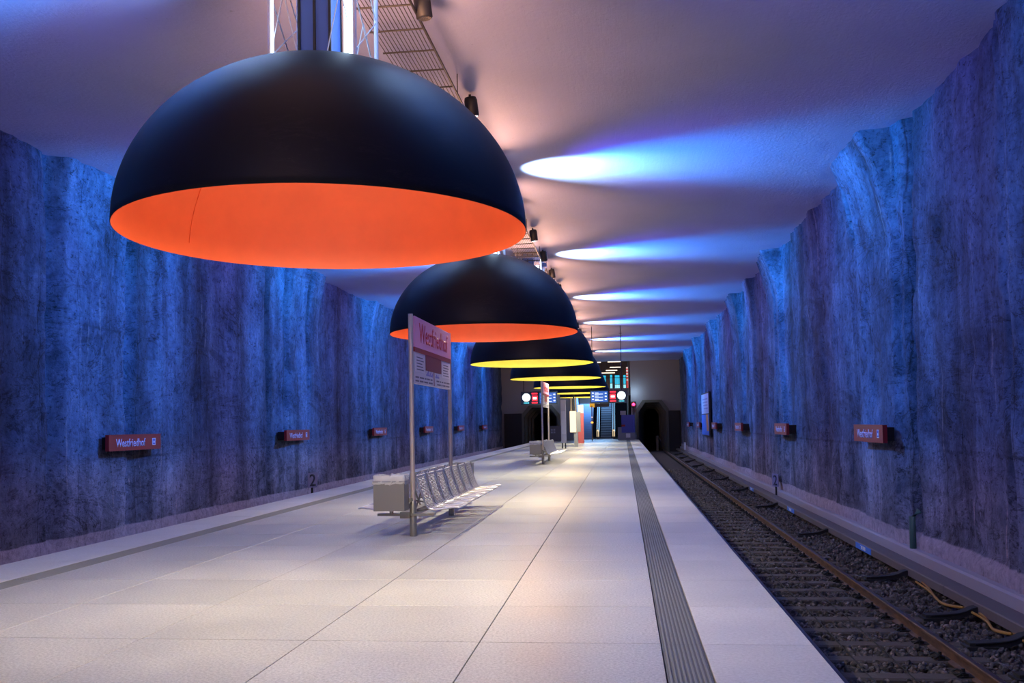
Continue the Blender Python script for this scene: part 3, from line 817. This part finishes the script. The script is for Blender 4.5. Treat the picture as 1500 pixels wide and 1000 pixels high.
# ------------------------------------------------------------------ hanging displays
RED_E = em('display_red', (1, .02, .04), 2.0); BLU_E = em('display_blue', (.02, .10, .45), 1.3); WHT_E = em('display_white', (.85, .97, 1), 2.2)
CYA_E = em('display_cyan', (.10, .75, .9), 1.6); FRM = mat('display_frame', (.01, .03, .06), .4)
def display(name, lb, x, mirror):
    D = thing(name, lb, 'display', (x, 50, 2.98), 0, 'hanging train displays')
    MB().box(-1.0, 1.0, 0, .30, -.36, .36).build('housing', FRM, D)
    s_ = -1 if mirror else 1
    def bx(m, a, b, z0, z1, d0, d1): return m.box(s_*a, s_*b, -d1, -d0, z0, z1)
    p = bx(MB(), -.95, -.04, -.29, .29, .001, .006).build('screen', BLU_E, D)
    m = MB()
    for r_ in range(3):
        z = .20-.17*r_
        m.box(s_*-.5-.40, s_*-.5-.30, -.012, -.007, z-.03, z+.03)
        m.box(s_*-.5-.24, s_*-.5-.04, -.012, -.007, z-.01, z+.02); m.box(s_*-.5-.24, s_*-.5+.20, -.012, -.007, z-.075, z-.045)
        m.box(s_*-.5+.30, s_*-.5+.40, -.012, -.007, z-.05, z+.01)
    m.build('screen_text', em('display_text', (.75, .85, 1), 1.6), p)
    m = MB(); bx(m, .08, .38, -.14, .14, .001, .006); bx(m, .08, .40, .21, .29, .001, .006); bx(m, .08, .40, -.29, -.21, .001, .006); r2 = m.build('red_screen', RED_E, D)
    m = MB(); bx(m, .13, .33, -.06, .05, .007, .010); m.build('red_screen_text', WHT_E, r2)
    c_ = MB(); n = 32; vs = [(s_*.70+.225*math.cos(2*PI*k/n), -.008, .04+.225*math.sin(2*PI*k/n)) for k in range(n)]
    vs += [(v[0], 0.0, v[2]) for v in vs]
    c_.add(vs, [tuple(range(n)), tuple(range(2*n-1, n-1, -1))]+[(k, (k+1) % n, (k+1) % n+n, k+n) for k in range(n)])
    ck = c_.build('clock_face', WHT_E, D)
    h = MB()
    h.box(s_*.70-.008, s_*.70+.008, -.012, -.0085, .04, .19); h.box(s_*.70, s_*.70+.10, -.012, -.0085, .03, .05)
    for k in range(12):
        a = k*PI/6; cx_, cz_ = s_*.70+.195*math.cos(a), .04+.195*math.sin(a); h.box(cx_-.008, cx_+.008, -.012, -.0085, cz_-.008, cz_+.008)
    h.build('clock_hands', BLACK, ck)
    m = MB()
    for k in range(6): m.box(s_*.70-.14+.05*k, s_*.70-.11+.05*k, -.010, -.002, -.29, -.235)
    m.build('clock_caption', CYA_E, D)
    m = MB()
    for xx in (-.85, .72): m.tube([(xx, .15, .36), (xx, .15, CEIL-2.98)], .022, 6)
    m.build('hanging_rod', BLACK, D)
    m = MB()
    xx = .72
    m.tube([(xx-.11, .15, 3.30), (xx+.11, .15, 3.30)], .012, 5); m.tube([(xx-.08, .15, 3.45), (xx+.08, .15, 3.45)], .012, 5)
    m.build('rod_crossbar', BLACK, D)
display('train_display', 'hanging train display with a round clock on its right end, the right-hand one', -.76, False)
display('train_display', 'hanging train display with a round clock on its left end, the left-hand one', -4.57, True)

# ------------------------------------------------------------------ pillars farther along
ST = thing('info_stele', 'tall pale information stele on two short legs beyond the farther bench', 'information stele', (-3.69, 56.7, 0))
MB().box(-.15, .17, -.06, .06, .33, 3.0).build('stele_body', mat('pale_enamel', (.55, .55, .56), .4), ST)
MB().box(-.12, .14, -.066, -.06, .9, 2.3).build('stele_panel', mat('pale_enamel_2', (.68, .68, .68), .35), ST)
for x in (-.09, .11): MB().box(x-.035, x+.035, -.04, .04, 0, .33).build('leg', DARKIRON, ST)
MP = thing('map_pillar', 'dark double post with a lit cream panel and a grey box behind it', 'information pillar', (-3.177, 60.2, 0))
for x in (-.20, .10): MB().box(x-.05, x+.05, -.05, .05, .9 if x < 0 else 0, 3.24).build('post', mat('bronze_post', (.24, .19, .15), .4, .5), MP)
MB().box(-.09, .02, -.03, .05, 2.3, 3.8).build('mast_rod', DARKIRON, MP)
MB().box(-.30, .10, -.16, -.05, .95, 2.34).build('lit_panel', em('cream_light', (1, .80, .52), 1.5), MP)
MB().box(.12, .40, -.10, .12, .97, 2.28).build('grey_box', GREYM, MP)
MB().box(-.05, .20, -.08, .08, 0, .95).build('lower_post', GREYM, MP)
RP = thing('emergency_pillar', 'red pillar with a lit white head on the far part of the platform', 'emergency pillar', (-3.2, 69.6, 0))
MB().cbox(-.22, .22, -.15, .15, 0, 2.28, .02).build('pillar_body', mat('pillar_red', (.60, .13, .13), .45), RP)
MB().cbox(-.22, .22, -.15, .15, 2.28, 2.92, .02).build('pillar_head', em('pillar_white', (1, .93, .85), 1.0), RP)
YP = thing('barrier_post', 'slim post with orange lamps in front of the stairs', 'post', (-2.66, 79, 0))
MB().tube([(0, 0, 0), (0, 0, 3.0)], .05, 10).build('post', mat('post_brass', (.4, .28, .18), .4, .5), YP)
MB().lathe([(.001, -.1), (.09, -.06), (.11, 0), (.09, .06), (.001, .1)], 12, (0, 0, 1.55)).build('orange_lamp', em('orange_e', (1, .35, .05), 2.5), YP)
MB().lathe([(.001, -.07), (.06, -.04), (.08, 0), (.06, .04), (.001, .07)], 12, (0, 0, 2.0)).build('pink_lamp', em('pink_e', (1, .6, .5), 1.2), YP)

# ------------------------------------------------------------------ end wall, portals, concourse, stairs
ENDM = mat('grey_end_wall', (.21, .225, .24), .85, bump=.4, bscale=6)
DARKW = mat('tunnel_concrete', (.085, .095, .085), .9, bump=.5, bscale=3)
def oct_poly(c, top, w2, t2, shoulder, bottom): # outline of the portal opening
    return [(c-w2, bottom), (c-w2, shoulder), (c-t2, top), (c+t2, top), (c+w2, shoulder), (c+w2, bottom)]
PCR, PCL = 2.52, -7.2
def end_piece(xa, xb, c, top, w2, t2, sh):
    """wall with a portal notch: strips around the opening"""
    m = MB(); y0, y1 = 80.0, 80.6
    for pol in ([(xa, -1.2), (c-w2, -1.2), (c-w2, sh), (c-t2, top), (c-t2, 7.2), (xa, 7.2)], [(c-t2, top), (c+t2, top), (c+t2, 7.2), (c-t2, 7.2)],
                [(c+w2, -1.2), (xb, -1.2), (xb, 7.2), (c+t2, 7.2), (c+t2, top), (c+w2, sh)]):
        m.prism(pol, 'y', y0, y1)
    return m
def portal_frame(c, top, w2, t2, sh):
    m = MB()
    for i in range(4):
        k = i*.16; ya = 79.75+i*1.4; yb = ya+.5
        o = [(c-w2+k-.05, -1.15), (c-w2+k-.05, sh-k*.4+.05), (c-t2+k*.5-.02, top-k+.05), (c+t2-k*.5+.02, top-k+.05), (c+w2-k+.05, sh-k*.4+.05), (c+w2-k+.05, -1.15)]
        n_ = [(x+(.22 if x < c else -.22), z-(.22 if z > 0 else 0)) for x, z in o]
        for j in range(5): m.prism([o[j], o[j+1], n_[j+1], n_[j]], 'y', ya, yb)
    return m
struct(end_piece(.70, 5.3, PCR, 3.36, 1.36, .80, 2.55).build('wall_back', ENDM))
struct(end_piece(-10.9, -4.3, PCL, 3.12, 1.62, .97, 2.3).build('wall_back_left', ENDM))
struct(portal_frame(PCR, 3.36, 1.36, .80, 2.55).build('trim_3', DARKW))
struct(portal_frame(PCL, 3.12, 1.62, .97, 2.3).build('trim_4', DARKW))
# black slabs stand in for the shaded recess beside the portals
m = MB(); m.box(3.9, 4.9, 79.72, 79.99, -1.1, 2.46); struct(m.build('trim_5', mat('recess_shade', (.018, .02, .022), .9)))
m = MB(); m.box(-10.4, -8.85, 79.72, 79.99, -1.1, 2.46); struct(m.build('trim_6', mat('recess_shade', (.018, .02, .022), .9)))
def tunnel(c, w2, h, name):
    m = MB()
    m.box(c-w2-.5, c-w2, 80.6, 110, -1.2, h); m.box(c+w2, c+w2+.5, 80.6, 110, -1.2, h); m.box(c-w2-.5, c+w2+.5, 80.6, 110, h, h+.4); m.box(c-w2-.5, c+w2+.5, 109.6, 110, -1.2, h)
    m.box(c-w2-.5, c+w2+.5, 99, 110, -1.3, -1.05)
    struct(m.build(name, DARKW))
tunnel(PCR, 1.6, 3.5, 'tunnel_right'); tunnel(PCL, 1.7, 3.3, 'tunnel_left')
# stop block in the right tunnel
BS = thing('buffer_stop', 'dark slanted metal frame standing in the right-hand tunnel mouth', 'buffer stop', (3.0, 83, GZ))
MB().prism([(-.1, 0), (.1, 0), (.1, 1.3), (-.1, 1.3)], 'y', -.2, 0).build('upright', mat('rusty_grey', (.14, .14, .13), .7), BS)
MB().tube([(.9, -.4, .1), (.1, 0, 1.25)], .07, 6).build('strut', mat('rusty_grey', (.14, .14, .13), .7), BS)

# stairwell between the portals
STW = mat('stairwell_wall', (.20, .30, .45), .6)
m = MB(); m.box(.55, .70, 80.6, 100, -.05, 8.2); struct(m.build('wall_stairs_right', mat('stair_side_dark', (.05, .07, .10), .6)))
m = MB(); m.box(-4.45, -4.3, 80.6, 100, -.05, 8.2); struct(m.build('wall_stairs_left', STW))
struct(MB().box(-4.3, .55, 80.0, 98, 7.9, 8.1).build('ceiling_concourse', mat('concourse_ceiling', (.04, .04, .05), .7)))
struct(MB().box(-4.3, .70, 80.0, 80.3, 7.05, 7.9).build('trim_7', ENDM))
struct(MB().box(-4.3, .55, 91.9, 99, 4.1, 4.45).build('floor_concourse', mat('concourse_floor', (.12, .13, .15), .4)))
struct(MB().box(-4.3, .55, YEND, 99, -.35, -.04).build('floor_stairs', mat('concourse_floor', (.12, .13, .15), .4)))
def stairs():
    S_ = thing('staircase', 'fixed stairs in blue light to the left of the escalator', 'staircase', (-3.6, 84.2, 0))
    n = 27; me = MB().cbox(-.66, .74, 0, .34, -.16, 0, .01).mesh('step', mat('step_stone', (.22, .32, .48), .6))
    for k in range(n): link('step', me, S_, (0, .29*k, .162*(k+1)))
    MB().prism([(0, -.05), (7.83, 4.2), (7.83, 3.9), (.5, -.05)], 'x', -.66, .74).build('stringer', STW, S_)
stairs()
def escalator():
    E_ = thing('escalator', 'escalator with dark steps rising between lit blue balustrades', 'escalator', (-1.6, 83.9, 0))
    n = 20; me = MB().cbox(-.5, .5, 0, .42, -.22, 0, .012).mesh('step', mat('escalator_step', (.09, .12, .16), .5, .5))
    tr = MB().box(-.5, .5, -.004, .02, -.035, -.005).mesh('step_edge', mat('step_edge_light', (.35, .45, .55), .5))
    for k in range(n):
        s_ = link('step', me, E_, (0, .3+.395*k, .05+.222*k)); link('step_edge', tr, s_)
    for x in (-.72, .72):
        b = MB().prism([(-.2, -.02), (0, .9), (.6, 1.0), (8.2, 5.2), (8.2, 4.1), (.9, -.02)], 'x', x-.10, x+.10).build('balustrade', mat('balustrade_dark', (.03, .05, .09), .35), E_)
        sgn = 1 if x < 0 else -1
        MB().prism([(.35, .75), (.6, .90), (8.0, 4.98), (8.0, 4.80), (.7, .70)], 'x', x-.115, x+.115).build('light_strip', em('balustrade_light', (.22, .60, 1.0), 2.2 if x < 0 else 1.3), b)
        MB().tube([(x, -.1, .05), (x, -.22, .30), (x, -.22, .70), (x, -.05, .92), (x, .6, 1.07), (x, 8.2, 5.27)], .045, 8).build('handrail', BLACK, b)
        MB().box(x-.105, x+.105, -.235, -.12, .25, .88).build('newel_lamp', em('newel_light', (1, .75, .45), .9), b)
    MB().box(-.6, .6, -.4, .4, -.02, .012).build('landing_plate', mat('landing_steel', (.35, .35, .36), .4, .8), E_)
escalator()
BR = thing('gallery_bridge', 'dark gallery beam with lit ovals spanning above the escalator', 'gallery', (-1.8, 82, 4.3))
MB().box(-2.5, 2.72, 0, 1.3, 0, .28).build('deck', mat('deck_navy', (.02, .04, .09), .4), BR)
MB().box(-2.5, 2.72, 0, .08, -.45, 0).build('fascia', mat('deck_navy', (.02, .04, .09), .4), BR)
for x in (-.30, .33, 1.95):
    MB().lathe([(.001, 0), (.24 if x != .33 else .14, .0), (.24 if x != .33 else .14, .02)], 16).build('deck_light', em('deck_cyan', (.35, .9, 1), 3), BR, (x, -.02, -.12)).rotation_euler = (PI/2, 0, 0)
m = MB()
for k in range(27): x = -2.45+.195*k; m.box(x-.012, x+.012, .02, .045, .28, 1.2)
m.build('railing_bars', mat('railing_steel', (.10, .14, .18), .4, .5), BR)
MB().tube([(-2.5, .03, 1.22), (2.5, .03, 1.22)], .025, 6).build('railing_handrail', BLACK, BR)
HB = thing('header_board', 'brown header board hanging above the foot of the escalator', 'board', (-2.08, 82, 2.93))
MB().box(-.87, .88, -.2, .2, 0, .31).build('board', mat('header_brown', (.10, .085, .07), .6), HB)
for hx in (-.7, .7): MB().tube([(hx, .1, .31), (hx, .1, 1.37)], .02, 6).build('hanger', BLACK, HB)
tag(MB().box(-2.95, -2.5, 81.7, 81.79, 2.90, 3.26).build('yellow_sign', em('yellow_e', (.9, .45, .03), .8)), 'small yellow sign in front of the brown header board', 'sign')
# concourse fittings
for i, (xa, xb, z, y) in enumerate([(-1.35, -.11, 7.38, 88), (-1.16, -.12, 6.88, 88.6), (-1.55, -.45, 6.62, 89.2), (-2.55, -2.0, 7.36, 88), (-2.1, -.7, 6.42, 90)]):
    t_ = thing('strip_light', '%s warm strip light hanging in the upper concourse' % ['topmost long', 'second topmost', 'middle', 'short left-hand', 'lowest'][i], 'light', (xa, y, z), 0, 'strip lights in the concourse')
    MB().box(0, xb-xa, 0, .25, -.07, 0).build('tube', em('warm_strip', (1, .82, .62), 1.8), t_)
    MB().box(0, xb-xa, -.02, .27, 0, .05).build('housing', BLACK, t_)
    for hx in (.1, xb-xa-.1): MB().tube([(hx, .12, .05), (hx, .12, 7.9-z)], .01, 5).build('hanger', BLACK, t_)
wbm = MB().box(-4.3, .55, 96.5, 97, 4.45, 7.9)
struct(wbm.build('wall_concourse', mat('concourse_wall', (.34, .24, .20), .7)))
for i, (xa, xb, za, zb) in enumerate([(-3.9, -2.7, 5.0, 6.5), (-2.15, -1.65, 4.9, 6.5), (-1.30, -.98, 4.9, 6.55), (-.80, -.22, 4.7, 6.5), (.08, .42, 4.7, 6.5)]):
    w_ = struct(MB().box(xa, xb, 96.38, 96.49, za, zb).build('window_%d' % (i+1), mat('window_frame_dark', (.04, .06, .07), .5)))
    MB().box(xa+.05, xb-.05, 96.33, 96.38, za+.05, za+(zb-za)*.42).build('lower_pane', em('teal_low', (.35, .85, .95), 1.2), w_)
    MB().box(xa+.05, xb-.05, 96.33, 96.38, za+(zb-za)*.46, zb-.05).build('upper_pane', em('teal_high', (.02, .50, .75), 1.1), w_)
SS = thing('striped_post', 'post with red and white stripes at the right edge of the concourse opening', 'post', (.47, 84, 4.58))
for k in range(14):
    MB().box(-.09, .09, -.03, .03, .03+.14*k, .03+.14*k+.13).build('stripe', em('stripe_red', (.85, .08, .08), .7) if k % 2 == 0 or k < 5 else em('stripe_white', (.9, .75, .75), .7), SS)
MB().box(-.10, .10, .03, .06, 0, 2.0).build('stripe_post', BLACK, SS)
# cabinets and signal
CB = thing('blue_cabinet', 'blue enclosure with a white notice beside the foot of the escalator', 'enclosure', (.27, 79.55, 0))
MB().box(-.42, .72, -.2, .2, .62, 2.15).build('upper_panel', mat('cabinet_blue', (.06, .07, .38), .5), CB)
MB().box(-.74, .72, -.2, .2, 0, .62).build('lower_panel', mat('cabinet_grey', (.22, .21, .25), .5), CB)
MB().box(-.74, -.42, -.2, .2, .62, 1.1).build('side_panel', mat('cabinet_grey', (.22, .21, .25), .5), CB)
MB().box(-.05, .32, -.212, -.2, .20, .56).build('notice', SIGNW, CB)
MB().box(-.42, -.10, -.23, -.2, 1.15, 1.32).build('red_handle', RED, CB)
MB().box(-.50, -.02, -.1, .1, 2.15, 2.5).build('top_box', GREYM, CB)
SG = thing('track_signal', 'red signal lamp on a dark post beside the right-hand tunnel', 'signal', (.93, 79.78, 0))
MB().box(-.04, .04, 0, .08, 0, 2.9).build('post', DARKIRON, SG)
MB().box(-.20, .20, .0, .2, 2.78, 3.3).build('signal_head', BLACK, SG)
MB().lathe([(.001, .09), (.07, .07), (.13, 0)], 16).build('red_lens', em('signal_red', (1, .02, .08), 9), SG, (0, 0, 3.05)).rotation_euler = (PI/2, 0, 0)
light('POINT', (1.02, 78.9, 3.05), 3, (1, .05, .1), radius=.1)
GC = thing('grey_cabinet', 'low grey brown cabinet left of the stairs beyond the farther bench', 'cabinet', (-5.45, 79.6, 0))
MB().cbox(-1.05, .15, -.2, .2, 0, 1.3, .02).build('cabinet_body', mat('cabinet_taupe', (.13, .11, .115), .6), GC)
m = MB()
for i in range(2):
    for j in range(2): m.box(-.82+.22*i, -.66+.22*i, -.212, -.2, .68+.22*j, .84+.22*j)
m.build('cabinet_label', mat('cabinet_label_grey', (.35, .33, .36), .6), GC)
# lights of the far end: stair lights, concourse lights, added blue-white fills that brighten the end wall
light('AREA', (-2.0, 87.5, 6.9), 110, (1, .82, .65), None, (0, 0, -1), shape=(3, 1))
light('AREA', (-2.6, 88, 4.0), 420, (.25, .55, 1), None, (0, -.3, -1), shape=(3, 5))
light('POINT', (.95, 79.2, 4.1), 60, (.55, .75, 1), radius=.2)
light('POINT', (-6.2, 79.0, 3.6), 18, (.55, .75, 1), radius=.2)
